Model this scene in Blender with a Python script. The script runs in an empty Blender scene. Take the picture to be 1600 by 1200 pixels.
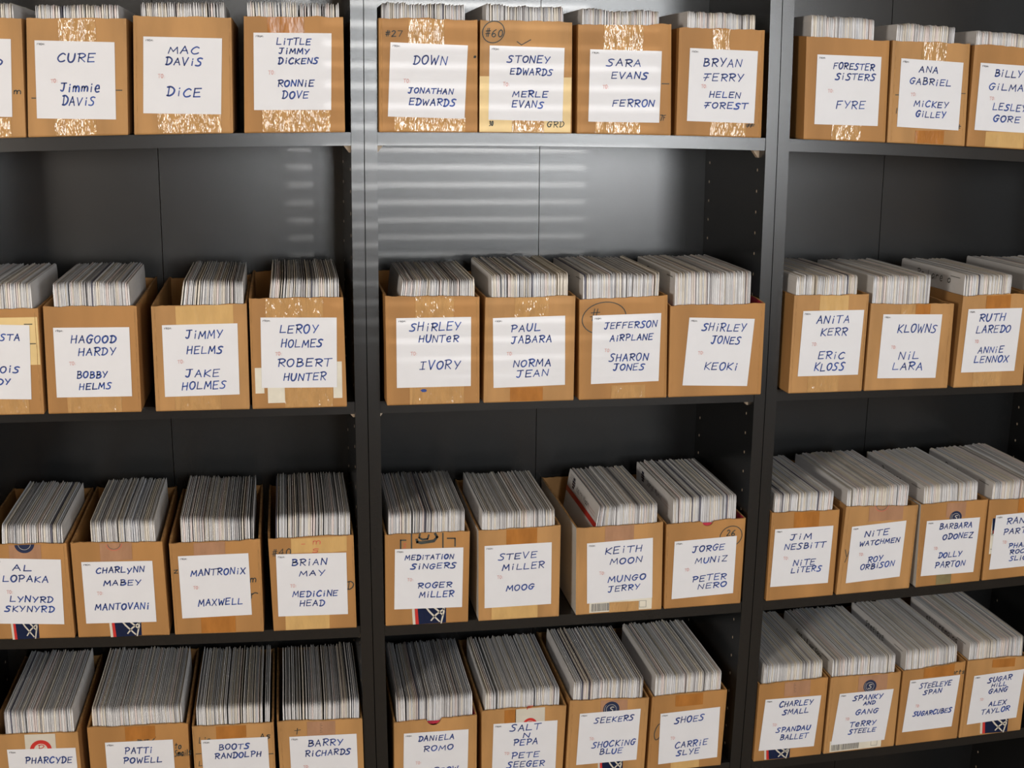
import bpy, math, random
from mathutils import Vector, Matrix

# ------------------------------------------------------------------ camera, world, lights, exposure
sc = bpy.context.scene
C = sc.collection
ZC = 1.24                                   # height of the survey origin over the floor
FPX = 1978.9
AX, AP, AR = 0.1782, 0.2215, 0.0119         # yaw right, pitch down, roll
CAM = Vector((-0.1143, -1.8374, 0.3112 + ZC))
right0 = Vector((math.cos(AX), -math.sin(AX), 0))
fwd = Vector((math.sin(AX)*math.cos(AP), math.cos(AX)*math.cos(AP), -math.sin(AP)))
up0 = Vector((math.sin(AX)*math.sin(AP), math.cos(AX)*math.sin(AP), math.cos(AP)))
cright = right0*math.cos(AR) + up0*math.sin(AR)
cup = up0*math.cos(AR) - right0*math.sin(AR)
cam = bpy.data.objects.new('camera', bpy.data.cameras.new('camera'))
C.objects.link(cam)
cam.matrix_world = Matrix.Translation(CAM) @ Matrix((cright, cup, -fwd)).transposed().to_4x4()
cam.data.sensor_width = 36
cam.data.lens = 36*FPX/1600
cam.data.clip_start = 0.05
sc.camera = cam

w = bpy.data.worlds.new('world'); sc.world = w; w.use_nodes = True
w.node_tree.nodes['Background'].inputs[0].default_value = (0.75, 0.85, 1.0, 1)
w.node_tree.nodes['Background'].inputs[1].default_value = 0.6

def area(name, loc, target, sx, sy, power, col):
    l = bpy.data.lights.new(name, 'AREA'); l.shape = 'RECTANGLE'; l.size = sx; l.size_y = sy
    l.energy = power; l.color = col
    o = bpy.data.objects.new(name, l); C.objects.link(o); o.location = loc
    o.rotation_euler = (Vector(target)-Vector(loc)).to_track_quat('-Z', 'Y').to_euler()
    return o
YB = -3.4                                    # wall behind the camera
area('room_light', (-0.3, -2.6, 2.38), (0.45, 0.2, 0.7), 1.2, 0.6, 2.5, (1.0, 0.80, 0.60))
area('added_side_light', (-1.75, -2.2, 1.5), (0.35, 0, 1.05), 0.5, 0.5, 30, (1.0, 0.91, 0.80))  # added soft light from the left, no actual lamp stands there
area('window_light', (0.93, YB-0.2, 1.68), (0.45, 0, 1.35), 1.65, 0.9, 116, (0.95, 0.98, 1.0))
sp = bpy.data.lights.new('low_sun_glint', 'SPOT'); sp.energy = 1000; sp.spot_size = math.radians(4.9)
sp.spot_blend = 0.3; sp.shadow_soft_size = 0.008; sp.color = (1.0, 0.98, 0.95)
spo = bpy.data.objects.new('low_sun_glint', sp); C.objects.link(spo)
spo.location = (1.55, YB-5.5, 1.95)
spo.rotation_euler = (Vector((0.15, 0.2, 1.5))-spo.location).to_track_quat('-Z', 'Y').to_euler()
sc.view_settings.view_transform = 'Standard'
sc.view_settings.look = 'None'
sc.view_settings.exposure = 0.0
sc.view_settings.gamma = 1.0
sc.view_settings.use_curve_mapping = False
sc.cycles.max_bounces = 8

def at(px, py, Y):
    "the point of the plane y = Y seen at a pixel"
    d = fwd*FPX + cright*(px-800) - cup*(py-600)
    return CAM + d*((Y-CAM.y)/d.y)
def to_px(P):
    d = P-CAM; k = FPX/d.dot(fwd)
    return 800+k*d.dot(cright), 600-k*d.dot(cup)

# ------------------------------------------------------------------ materials
def mat(name, col, rough=0.6, noise=0.0, nscale=40, bump=0.0, bscale=200, spec=0.5, stretch=(1,1,1), bdist=0.001, coat=0.0, col2=None):
    m = bpy.data.materials.new(name); m.use_nodes = True
    nt = m.node_tree; b = nt.nodes['Principled BSDF']
    b.inputs['Base Color'].default_value = (*col, 1)
    b.inputs['Roughness'].default_value = rough
    b.inputs['Specular IOR Level'].default_value = spec
    b.inputs['Coat Weight'].default_value = coat
    b.inputs['Coat Roughness'].default_value = 0.12
    tc = nt.nodes.new('ShaderNodeTexCoord'); mp = nt.nodes.new('ShaderNodeMapping')
    mp.inputs['Scale'].default_value = stretch
    nt.links.new(tc.outputs['Object'], mp.inputs['Vector'])
    if noise or col2:
        n = nt.nodes.new('ShaderNodeTexNoise'); n.inputs['Scale'].default_value = nscale; n.inputs['Detail'].default_value = 5
        nt.links.new(mp.outputs[0], n.inputs['Vector'])
        mx = nt.nodes.new('ShaderNodeMix'); mx.data_type = 'RGBA'
        if col2: a, c = col, col2
        else: a = tuple(x*(1-noise) for x in col); c = tuple(min(1, x*(1+noise)) for x in col)
        mx.inputs[6].default_value = (*a, 1); mx.inputs[7].default_value = (*c, 1)
        r = nt.nodes.new('ShaderNodeMapRange'); r.inputs[1].default_value = 0.32; r.inputs[2].default_value = 0.68
        nt.links.new(n.outputs['Fac'], r.inputs[0]); nt.links.new(r.outputs[0], mx.inputs[0])
        nt.links.new(mx.outputs[2], b.inputs['Base Color'])
    if bump:
        n = nt.nodes.new('ShaderNodeTexNoise'); n.inputs['Scale'].default_value = bscale; n.inputs['Detail'].default_value = 3
        nt.links.new(mp.outputs[0], n.inputs['Vector'])
        bp = nt.nodes.new('ShaderNodeBump'); bp.inputs['Strength'].default_value = bump; bp.inputs['Distance'].default_value = bdist
        nt.links.new(n.outputs['Fac'], bp.inputs['Height']); nt.links.new(bp.outputs[0], b.inputs['Normal'])
        if coat: nt.links.new(bp.outputs[0], b.inputs['Coat Normal'])
    return m
KR = (0.44, 0.235, 0.085)
M = {
 'black': mat('black_melamine', (0.008, 0.0085, 0.009), 0.25, 0.25, 300, 0.35, 900, 0.85, bdist=0.0003),
 'board': mat('raw_board', (0.5, 0.4, 0.3), 0.8),
 'kraft': mat('kraft_cardboard', KR, 0.62, 0.16, 22, 0.12, 120, 0.35, (1, 1, 0.25)),
 'kraft_dark': mat('kraft_cardboard_worn', (0.41, 0.205, 0.066), 0.62, 0.14, 14, 0.12, 120, 0.35, (1, 1, 0.25)),
 'kraft_edge': mat('cut_cardboard_edge', (0.40, 0.21, 0.07), 0.8, 0.3, 120),
 'greyboard': mat('white_box_side', (0.62, 0.63, 0.62), 0.6, 0.06, 20),
 'red_lining': mat('red_inner_lining', (0.45, 0.02, 0.05), 0.6, 0.2, 60),
 'paper': mat('label_paper', (0.73, 0.735, 0.77), 0.55, 0.015, 30),
 'blue_ink': mat('blue_marker_ink', (0.028, 0.085, 0.38), 0.6, col2=(0.014, 0.036, 0.17), nscale=45),
 'print_red': mat('red_print', (0.62, 0.32, 0.30), 0.6),
 'print_grey': mat('dark_print', (0.10, 0.10, 0.11), 0.6),
 'marker': mat('black_marker', (0.035, 0.04, 0.035), 0.6, 0.3, 90),
 'red_marker': mat('red_marker', (0.60, 0.08, 0.06), 0.6),
 'clear': mat('wrinkled_clear_tape', (0.50, 0.29, 0.12), 0.10, 0.08, 60, 1.0, 55, 0.5, (1.6, 1, 0.5), 0.0065, 0.2),
 'brown': mat('brown_packing_tape', (0.40, 0.16, 0.035), 0.22, 0.12, 60, 0.5, 60, 0.5, (1.4, 1, 0.5), 0.002),
 'mauve': mat('mauve_packing_tape', (0.40, 0.22, 0.13), 0.22, 0.08, 60, 0.5, 60, 0.5, (1.4, 1, 0.5), 0.002),
 'tan': mat('pale_tape', (0.60, 0.38, 0.15), 0.25, 0.06, 60, 0.5, 60, 0.5, (1.4, 1, 0.5), 0.002),
 'olive': mat('grey_green_tape', (0.22, 0.18, 0.09), 0.25, 0.15, 60, 0.5, 60, 0.5),
 'white_tape': mat('white_printed_tape', (0.62, 0.58, 0.50), 0.3, 0.05, 40, 0.3, 60),
 'yellow': mat('yellowed_sticker', (0.72, 0.53, 0.24), 0.5, 0.06, 30),
 'sticker_white': mat('old_white_sticker', (0.70, 0.66, 0.56), 0.35, 0.08, 40, 0.4, 60),
 'post_blue': mat('blue_sticker_print', (0.006, 0.014, 0.05), 0.25, 0.1, 60),
 'post_red': mat('red_sticker_print', (0.55, 0.035, 0.03), 0.3),
 'seal_blue': mat('dark_blue_seal', (0.02, 0.03, 0.075), 0.3),
 'wall': mat('painted_wall', (0.44, 0.35, 0.25), 0.8, 0.03, 5),
 'floor': mat('grey_carpet', (0.22, 0.16, 0.10), 0.9, 0.2, 200),
 'ceiling': mat('ceiling_paint', (0.52, 0.45, 0.36), 0.9),
 'blind': mat('white_blind', (0.75, 0.75, 0.72), 0.5),
}
TINT = [('white', (0.70, 0.70, 0.71)), ('cool', (0.64, 0.66, 0.70)), ('cream', (0.70, 0.655, 0.58)),
        ('pink', (0.72, 0.64, 0.62)), ('grey', (0.54, 0.54, 0.55)), ('dim', (0.36, 0.35, 0.36)), ('ink', (0.12, 0.12, 0.16))]
TW = [38, 8, 22, 11, 14, 5, 1]
ENV = [mat('envelope_'+n, c, 0.6, 0.06, 60, stretch=(1, 0.3, 1)) for n, c in TINT]

# ------------------------------------------------------------------ mesh helpers
class MB:
    def __init__(s): s.v = []; s.f = []; s.m = []; s.mats = []
    def mi(s, m):
        m = M[m] if isinstance(m, str) else m
        if m not in s.mats: s.mats.append(m)
        return s.mats.index(m)
    def add(s, vs, fs, m):
        k = len(s.v); s.v += [Vector(p) for p in vs]; i = s.mi(m)
        for f in fs: s.f.append([k+a for a in f]); s.m.append(i)
    def box(s, x0, x1, y0, y1, z0, z1, m):
        s.hexa([(x0,y0,z0),(x1,y0,z0),(x1,y1,z0),(x0,y1,z0),(x0,y0,z1),(x1,y0,z1),(x1,y1,z1),(x0,y1,z1)], m)
    def hexa(s, p, m):
        s.add(p, [(0,3,2,1),(4,5,6,7),(0,1,5,4),(1,2,6,5),(2,3,7,6),(3,0,4,7)], m)
    def slab(s, poly, nrm, th, m):
        "a thin prism: counter-clockwise outline seen from the tip of nrm"
        n = len(poly); nrm = Vector(nrm)
        a = [Vector(p) for p in poly]; b = [p+nrm*th for p in a]
        s.add(a+b, [list(range(n))[::-1], list(range(n, 2*n))] + [(i, (i+1) % n, n+(i+1) % n, n+i) for i in range(n)], m)
    def build(s, name, parent=None, loc=None, bevel=0, smooth=False):
        loc = Vector(loc) if loc is not None else (Vector(parent['_o']) if parent is not None and '_o' in parent else Vector((0,0,0)))
        me = bpy.data.meshes.new(name)
        me.from_pydata([tuple(p-loc) for p in s.v], [], s.f)
        for m in s.mats: me.materials.append(m)
        for p, i in zip(me.polygons, s.m): p.material_index = i; p.use_smooth = smooth
        me.update()
        o = bpy.data.objects.new(name, me); C.objects.link(o)
        if parent is not None: o.parent = parent
        else: o.location = loc
        if bevel:
            md = o.modifiers.new('bevel', 'BEVEL'); md.width = bevel; md.segments = 2; md.limit_method = 'ANGLE'
        return o
def tag(o, label, cat, group=None):
    o['label'] = label; o['category'] = cat
    if group: o['group'] = group
def empty(name, loc):
    o = bpy.data.objects.new(name, None); C.objects.link(o); o.location = loc
    o['_o'] = list(loc); o.empty_display_size = 0.05
    return o

# stroke letters on a unit cell, x right, y up; ~ marks a smooth curve
G = {
'A': ["0,0 .5,1 1,0", ".2,.38 .85,.4"], 'B': [".1,0 .12,1", "~.0,1 .6,1.0 .8,.78 .5,.55 .2,.52", "~.2,.52 .8,.5 1,.25 .6,.0 .05,.0"],
'C': ["~1,.85 .65,1 .2,.75 .0,.35 .3,.0 .75,.02 1,.15"], 'D': [".18,0 .22,1", "~-.05,.97 .5,1.02 1,.7 .9,.25 .45,.0 .02,.02"],
'E': ["1,1 .08,.97 .05,0 .95,.03", ".08,.5 .8,.55"], 'F': ["1,1 .1,.95 .05,0", ".08,.5 .75,.55"],
'G': ["~1,.85 .6,1 .15,.75 .0,.35 .3,.0 .7,.05 .85,.45", ".5,.45 1.05,.5"], 'H': [".05,0 .1,1", ".9,0 .95,1", ".05,.48 .95,.55"],
'I': [".5,0 .5,1", ".1,.97 .95,1", ".05,.02 .85,.04"], 'J': ["0,.97 1,1", "~.6,1 .58,.4 .45,.05 .2,.0 .0,.12"],
'K': [".08,0 .12,1", "1,1 .12,.45 1,0"], 'L': [".1,1 .05,.02 1,.05"], 'M': ["0,0 .15,.95 .5,.3 .88,1 1,0"],
'N': [".03,0 .08,1 .92,.03 1,1"], 'O': ["~.55,1 .15,.85 .0,.45 .3,.02 .75,.08 1,.5 .85,.9 .5,1"],
'P': [".15,0 .18,1", "~-.05,.95 .6,1.02 1,.78 .7,.5 .2,.45"], 'R': [".12,0 .15,1", "~-.1,.95 .6,1.03 1,.8 .65,.53 .15,.5", ".3,.5 1,0"],
'S': ["~1,.92 .6,1 .2,.85 .35,.6 .75,.42 .75,.12 .4,-.02 -.1,.03"], 'T': ["-.1,.95 1.1,1", ".52,.98 .48,0"],
'U': ["~.05,1 .02,.4 .25,.02 .65,.03 .9,.4 .95,1"], 'V': ["0,1 .45,0 1,1"], 'W': ["0,1 .22,0 .5,.7 .75,0 1,1"],
'X': ["0,0 1,1", "0,1 1,0"], 'Y': ["0,1 .48,.48", "1,1 .35,0"], 'Z': ["0,.97 .95,1 .05,.03 1,.0"],
'i': [".5,0 .5,.62", ".48,.88 .54,.98"], 'e': [".12,.38 .85,.42", "~.85,.42 .75,.76 .38,.78 .08,.4 .35,.02 .9,.08"],
'm': [".05,0 .05,.65", "~.05,.45 .25,.68 .45,.5 .45,.0", "~.45,.45 .7,.68 .95,.5 .95,.0"], 'n': [".05,0 .05,.65", "~.05,.45 .5,.7 .9,.5 .95,.0"],
'y': ["0,.65 .45,.1", "1,.7 .2,-.3"], 'a': ["~.85,.6 .4,.7 .05,.35 .3,.0 .8,.3", ".85,.65 .95,0"], 'o': ["~.5,.65 .1,.5 .1,.1 .5,.0 .9,.2 .85,.55 .5,.65"],
'h': [".05,0 .1,1", "~.05,.4 .5,.7 .9,.5 .95,.0"], 't': [".4,1 .4,0", ".0,.65 .9,.7"], 'l': [".5,0 .5,1"], 's': ["~.9,.6 .4,.68 .2,.45 .8,.25 .6,.0 .1,.05"],
'f': ["~.9,.95 .5,.95 .4,.6 .4,0", ".1,.5 .8,.55"], 'r': [".1,0 .1,.65", "~.1,.45 .5,.7 .9,.6"], 'p': [".1,-.3 .1,.65", "~.1,.55 .8,.65 .8,.1 .1,.05"],
'u': ["~.05,.65 .1,.1 .5,.0 .85,.3 .85,.65"], 'g': ["~.85,.6 .3,.65 .1,.3 .5,.05 .85,.3 .8,-.2 .2,-.25"], 'z': ["0,.6 .9,.65 .1,.02 1,0"],
'#': [".25,0 .4,1", ".6,0 .75,1", ".0,.33 .95,.38", ".05,.66 1,.7"], '2': ["~.05,.8 .4,1 .8,.8 .5,.4 .05,.02", ".05,.02 1,.05"],
'7': ["0,1 1,1 .4,0"], '6': ["~.9,1 .3,.7 .05,.25 .5,.0 .9,.25 .5,.5 .15,.3"], '0': ["~.5,1 .1,.7 .1,.2 .5,.0 .9,.3 .85,.8 .5,1"],
'4': [".7,0 .75,1 .0,.35 1,.38"], '3': ["~.1,.9 .6,1 .8,.75 .4,.55", "~.4,.55 .9,.45 .8,.1 .1,.0"], ':': [".4,.15 .5,.2", ".4,.6 .5,.65"],
'Q': ["1.05,1 -.05,.95", ".55,.97 .15,0", "-.1,.42 .75,.5"],       # an F written like a crossed seven
'-': ["0,.5 1,.5"], 'v': ["0,.6 .35,0 1,1"], '&': ["~1,.2 .5,0 .1,.2 .7,.8 .4,1 .2,.8 .9,0"],
}
def strokes(ch):
    out = []
    for s in G.get(ch, []):
        sm = s[0] == '~'
        p = [tuple(float(t) for t in q.split(',')) for q in s.lstrip('~').split()]
        if sm and len(p) > 2:
            q = []
            P = [p[0]]+p+[p[-1]]
            for i in range(1, len(P)-2):
                for k in range(4):
                    t = k/4
                    q.append(tuple(0.5*((2*P[i][d])+(-P[i-1][d]+P[i+1][d])*t+(2*P[i-1][d]-5*P[i][d]+4*P[i+1][d]-P[i+2][d])*t*t
                             + (-P[i-1][d]+3*P[i][d]-3*P[i+1][d]+P[i+2][d])*t**3) for d in (0, 1)))
            q.append(p[-1]); p = q
        out.append(p)
    return out
def ribbon(mb, pts, wd, n, m):
    "a flat pen line through 3-d points on a plane with normal n, cut where it turns sharply"
    for i in range(1, len(pts)-1):
        a, c = pts[i]-pts[i-1], pts[i+1]-pts[i]
        if a.length > 1e-9 and c.length > 1e-9 and a.angle(c) > .8:
            ribbon(mb, pts[:i+1], wd, n, m); ribbon(mb, pts[i:], wd, n, m); return
    L = []; R = []; n = Vector(n)
    for i, p in enumerate(pts):
        a = pts[max(0, i-1)]; b = pts[min(len(pts)-1, i+1)]
        d = (b-a)
        if d.length < 1e-9: d = Vector((1, 0, 0))
        d.normalize(); s = n.cross(d)*wd/2
        k = 1.0 if 0 < i < len(pts)-1 else 0.75
        e = -d*wd*.3 if i == 0 else (d*wd*.3 if i == len(pts)-1 else Vector())
        L.append(p+s*k+e); R.append(p-s*k+e)
    q = len(pts)
    mb.add(L+R, [(i, q+i, q+i+1, i+1) for i in range(q-1)], m)
def write(mb, text, org, u, v, wid, h, pen, n, m, slant=0.12, rnd=None, gap=0.42):
    "letters from org along u (unit), height along v (unit)"
    r = rnd or random.Random(text)
    adv = [0.55 if c == 'i' else (1.25 if c in 'MWm' else (0.6 if c in ' l:' else 1.0)) for c in text]
    tot = sum(adv)+gap*(len(text)-1)
    k = wid/tot; x = 0
    for c, a in zip(text, adv):
        jx, jy, js = r.uniform(-.05, .05), r.uniform(-.06, .06), r.uniform(.9, 1.08)
        for st in strokes(c):
            pts = []
            for (px, py) in st:
                X = x + (px*a + jx)*k + slant*h*py
                Y = (py*js + jy)*h
                pts.append(org+u*X+v*Y)
            ribbon(mb, pts, pen*r.uniform(.85, 1.15), n, m)
        x += (a+gap)*k

# ------------------------------------------------------------------ the room
def struct(name, mb):
    o = mb.build(name); o['kind'] = 'structure'; return o
XA, XB, ZT = -2.4, 3.0, 2.45
b = MB(); b.box(XA, XB, YB, 0.33, -0.05, 0, 'floor'); struct('floor', b)
b = MB(); b.box(XA, XB, YB, 0.33, ZT, ZT+.05, 'ceiling'); struct('ceiling', b)
b = MB(); b.box(XA, XB, 0.33, 0.38, 0, ZT, 'wall'); struct('wall_front', b)
b = MB(); b.box(XA-.05, XA, YB, 0.33, 0, ZT, 'wall'); struct('wall_left', b)
b = MB(); b.box(XB, XB+.05, YB, 0.33, 0, ZT, 'wall'); struct('wall_right', b)
wx0, wx1, wz0, wz1 = 0.545, 0.885, 1.24, 2.15       # window with the blind
vx0, vx1 = 0.97, 1.72                                 # plain window beside it
tx0, tx1 = 0.12, 0.46  # added opening, carries the gloss reflection on the back boards further left
b = MB()
for (x0, x1) in ((XA, tx0), (tx1, wx0), (wx1, vx0), (vx1, XB)): b.box(x0, x1, YB-.1, YB, 0, ZT, 'wall')
for (x0, x1) in ((tx0, tx1), (wx0, wx1), (vx0, vx1)):
    b.box(x0, x1, YB-.1, YB, 0, wz0, 'wall'); b.box(x0, x1, YB-.1, YB, wz1, ZT, 'wall')
struct('wall_back', b)
wins = []
for nm, wa, wb in (('window_1', wx0, wx1), ('window_2', vx0, vx1), ('added_window', tx0, tx1)):
    b = MB()
    for (x0, x1, z0, z1) in ((wa, wa+.02, wz0, wz1), (wb-.02, wb, wz0, wz1), (wa+.02, wb-.02, wz0, wz0+.03), (wa+.02, wb-.02, wz1-.03, wz1)):
        b.box(x0, x1, YB-.09, YB-.05, z0, z1, 'blind')
    wins.append(struct(nm, b))
b = MB()
z = wz0+.035
while z < wz1-.03:
    b.hexa([(wx0+.004, YB-.034, z-.0060), (wx1-.004, YB-.034, z-.0060), (wx1-.004, YB-.016, z+.0060), (wx0+.004, YB-.016, z+.0060),
            (wx0+.004, YB-.034, z-.0052), (wx1-.004, YB-.034, z-.0052), (wx1-.004, YB-.016, z+.0068), (wx0+.004, YB-.016, z+.0068)], 'blind')
    z += .0172
b.build('venetian_blind', wins[0], loc=(0, 0, 0))

# ------------------------------------------------------------------ survey of the bookcases
def quad_fit(pts):
    "least squares z = a + b t + c t^2"
    S = [sum(t**k for t, _ in pts) for k in range(5)]; T = [sum(y*t**k for t, y in pts) for k in range(3)]
    A = Matrix(((S[0], S[1], S[2]), (S[1], S[2], S[3]), (S[2], S[3], S[4])))
    a = A.inverted() @ Vector(T)
    return lambda t: a[0]+a[1]*t+a[2]*t*t
def on_front(px): return [at(x, y, 0) for x, y in px]
gl = on_front([(568,0),(569,200),(571,420),(574,620),(576.5,740),(579,860),(583,1000),(588,1195)])
gr = on_front([(1223.5,0),(1216,180),(1206,420),(1197,620),(1191,720),(1184,840),(1172,980),(1157,1200)])
gL = quad_fit([(p.z, p.x) for p in gl]); gR = quad_fit([(p.z, p.x) for p in gr])
WU = 0.62
GAPS = [lambda z: gL(z)-WU, gL, gR, lambda z: gR(z)+WU]
OV = {1: .015, 2: .030, 3: .006, 4: .006}      # how far the boxes reach over the shelf edge
RAW = {1: [(10,214),(300,213),(540,208),(600,206),(900,209),(1185,214),(1245,218),(1500,229),(1590,234)],
 2: [(5,648),(120,647),(300,643),(540,638),(610,634),(900,624),(1190,617),(1235,616),(1590,603)],
 3: [(10,1001),(270,994),(555,978),(600,976),(900,964),(1150,950),(1192,938),(1400,921),(1590,901)],
 4: [(1170,1193),(1285,1180),(1398,1167),(1497,1152),(1594,1141)]}
ZS = {}
for r in (1, 2, 3):
    f = quad_fit([(p.x, p.z) for p in [at(x, y, -OV[r]) for x, y in RAW[r]]]); ZS[r] = f
p4 = [at(x, y, -OV[4]) for x, y in RAW[4]]
d4 = sum(p.z-ZS[3](p.x) for p in p4)/len(p4)
ZS[4] = lambda x: ZS[3](x)+d4
TH = 0.0185
TS = 0.0185
DEP = 0.277

units = ['left', 'middle', 'right']
ZTOP = 2.04
for ui in range(3):
    ga, gb = GAPS[ui], GAPS[ui+1]
    e = empty('bookcase', ((ga(1)+gb(1))/2, 0, 0))
    tag(e, ['tall black bookcase whose left end is cut off by the photo edge', 'tall black bookcase in the middle, between the other two bookcases',
            'tall black bookcase cut off by the right edge of the photo'][ui], 'bookcase', 'black bookcases in a row')
    def side(g, off0, off1, inner):
        b = MB(); n = 14
        for k in range(n+1):
            z = ZTOP*k/n
            b.v += [Vector((g(z)+off0, 0, z)), Vector((g(z)+off1, 0, z)), Vector((g(z)+off1, DEP+.004, z)), Vector((g(z)+off0, DEP+.004, z))]
        i = b.mi('black')
        for k in range(n):
            a = 4*k
            for q in range(4): b.f.append([a+q, a+(q+1) % 4, a+4+(q+1) % 4, a+4+q]); b.m.append(i)
        b.f += [[3, 2, 1, 0], [4*n, 4*n+1, 4*n+2, 4*n+3]]; b.m += [i, i]
        # peg holes drilled in the inner face, showing raw board
        s = -1 if inner == 0 else 1
        for yy in (.031, .2555):
            for k in range(-4, 40):
                z = 0.177+ZC-.032*k
                if z < .2: continue
                x = g(z)+(off0 if inner == 0 else off1)
                ring = [(x+s*.0001, yy+.0017*math.cos(t*math.pi/3), z+.0025*math.sin(t*math.pi/3)) for t in range(6)]
                if s < 0: ring = ring[::-1]
                b.slab(ring, (s, 0, 0), .00015, 'board')
        return b.build('side_panel', e)
    side(ga, .0006, TS, 1)
    side(gb, -TS, -.0006, 0)
    zz = [0, ZTOP]
    # two back boards meeting in the middle
    def cx(z): return (ga(z)+gb(z))/2
    for s in (0, 1):
        b = MB(); n = 8; i = b.mi('black')
        for k in range(n+1):
            z = ZTOP*k/n
            x0 = ga(z)+TS if s == 0 else cx(z)+.0006
            x1 = cx(z)-.0006 if s == 0 else gb(z)-TS
            b.v += [Vector((x0, DEP, z)), Vector((x1, DEP, z)), Vector((x1, DEP+.004, z)), Vector((x0, DEP+.004, z))]
        for k in range(n):
            a = 4*k
            for q in range(4): b.f.append([a+q, a+(q+1) % 4, a+4+(q+1) % 4, a+4+q]); b.m.append(i)
        b.build('back_board', e)
    def shelf(zf, name='shelf'):
        b = MB(); n = 10; i = b.mi('black')
        for k in range(n+1):
            t = k/n; z0 = zf((ga(1)+gb(1))/2)
            x = (ga(z0)+TS+.0004)*(1-t)+(gb(z0)-TS-.0004)*t; z = zf(x)
            b.v += [Vector((x, .0015, z)), Vector((x, .0015, z-TH)), Vector((x, DEP-.001, z-TH)), Vector((x, DEP-.001, z))]
        for k in range(n):
            a = 4*k
            for q in range(4): b.f.append([a+q, a+(q+1) % 4, a+4+(q+1) % 4, a+4+q]); b.m.append(i)
        b.f += [[3, 2, 1, 0], [4*n, 4*n+1, 4*n+2, 4*n+3]]; b.m += [i, i]
        b.build(name, e)
    for r in (1, 2, 3, 4): shelf(ZS[r])
    shelf(lambda x: 1.87); shelf(lambda x: .085); shelf(lambda x: ZTOP, 'top_panel')
    for r in (1, 2, 3):
        for g, off in ((ga, TS), (gb, -TS)):
            z = ZS[r](g(1))-TH; x = g(z)+off; s = 1 if off > 0 else -1
            b = MB(); b.hexa([(x, .026, z-.011), (x+s*.002, .026, z-.011), (x+s*.002, .036, z-.011), (x, .036, z-.011),
                              (x, .026, z-.0003), (x+s*.010, .026, z-.0003), (x+s*.010, .036, z-.0003), (x, .036, z-.0003)], 'board')
            b.build('shelf_peg', e)

# ------------------------------------------------------------------ boxes
# key: row + unit + place.  f = front face pixels (xTL,yTL, xTR,yTR, xBL,yBL, xBR,yBR); e = envelope fronts (x0,x1,yTop)
# l = label pixels (TL, TR, BL); t = lines of writing (text, x0, x1, y, height)
B = {}
def box(key, f, e, l, t, tapes=(), note='', **kw): B[key] = dict(f=f, e=e, l=l, t=t, tapes=tapes, note=note, **kw)
box('1L1', (-114,27,34,28,-112,214,41,213), (-100,37,4), (-107,58,17,61,-103,181), [('D',-8,3,97,12)], [('clear','B',-30,17,188)], 'a dark mark beside its label', marks=[('m',22,33,143,8)])
box('1L2', (40,28,198,30,43,213,201,213), (54,204,8), (54,63,179,66,58,185), [('CURE',90,150,90,16),('Jimmie',95,158,137,15),('DAViS',97,149,158,16)], [('clear','T',92,150,62),('clear','B',85,150,188)], 'short pen dashes beside its label', marks=[('-',50,56,153,4),('-',181,190,141,4)])
box('1L3', (207,25,362,27,209,212,365,210), (217,358,3), (224,57,347,60,224,177), [('MAC',263,312,78,13),('DAViS',259,317,96,14),('DiCE',261,315,144,16)], [('clear','B',246,345,181)], 'plain top band and shiny tape below')
box('1L4', (380,25,537,27,381,208,540,207), (385,531,3), (396,51,518,52,397,172), [('LiTTLE',432,487,65,12),('JiMMY',436,484,80,10),('DiCKENS',435,499,95,11),('RONNiE',434,492,130,12),('DOVE',441,483,148,13)], [('brown','T',418,475,50),('clear','B',410,516,175)], 'three upper lines of writing')
box('1M1', (591,28,747,31,588,206,747,208), (592,733,5), (610,66,731,71,606,182), [('DOWN',646,699,94,16),('JONATHAN',638,710,142,10),('EDWARDS',639,714,160,12)], [('clear','T',638,694,66),('clear','B',616,727,186)], 'a number scrawled at upper left', marks=[('#27',602,628,52,9),('s',740,744,88,4)])
box('1M2', (750,31,895,35,748,207,894,208), (757,887,8), (765,71,882,75,763,187), [('STONEY',793,861,93,13),('EDWARDS',797,865,112,12),('MERLE',801,857,147,11),('EVANS',800,850,163,12)], [('clear','B',800,850,190)], 'a circled number and yellowed sticker', marks=[('#60',758,785,51,12),('v',807,828,66,8)], circ=[(771,50,17,17)], stick=[('yellow',749.5,893,119,206)], over=[('GRD',855,880,194,9),('30',764,770,193,7)])
box('1M3', (903,38,1050,38,901,209,1049,212), (901,1035,15), (922,77,1034,80,919,190), [('SARA',948,1003,98,13),('EVANS',955,1014,118,12),('FERRON',957,1024,161,13)], [('clear','T',943,1004,76),('clear','B',930,1000,193)], 'a dash right of its label', marks=[('-',1034,1045,131,5),('7F',1031,1039,184,8)])
box('1M4', (1061,43,1196,47,1056,210,1190,215), (1075,1185,20), (1078,75,1184,80,1073,189), [('BRYAN',1099,1160,98,15),('QERRY',1100,1163,121,14),('HELEN',1108,1158,148,11),('QOREST',1101,1170,165,11)], [('clear','T',1113,1140,74),('clear','B',1110,1165,192)], 'tape at the right end', marks=[('#',1164,1178,196,7)])
box('1R1', (1260,56,1391,64,1255,219,1384,221), (1253,1375,26), (1277,85,1377,89,1272,194), [('FORESTER',1302,1368,104,12),('SiSTERS',1305,1369,120,12),('FYRE',1306,1352,164,14)], [('clear','B',1300,1345,198)], 'a bare left side showing')
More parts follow.
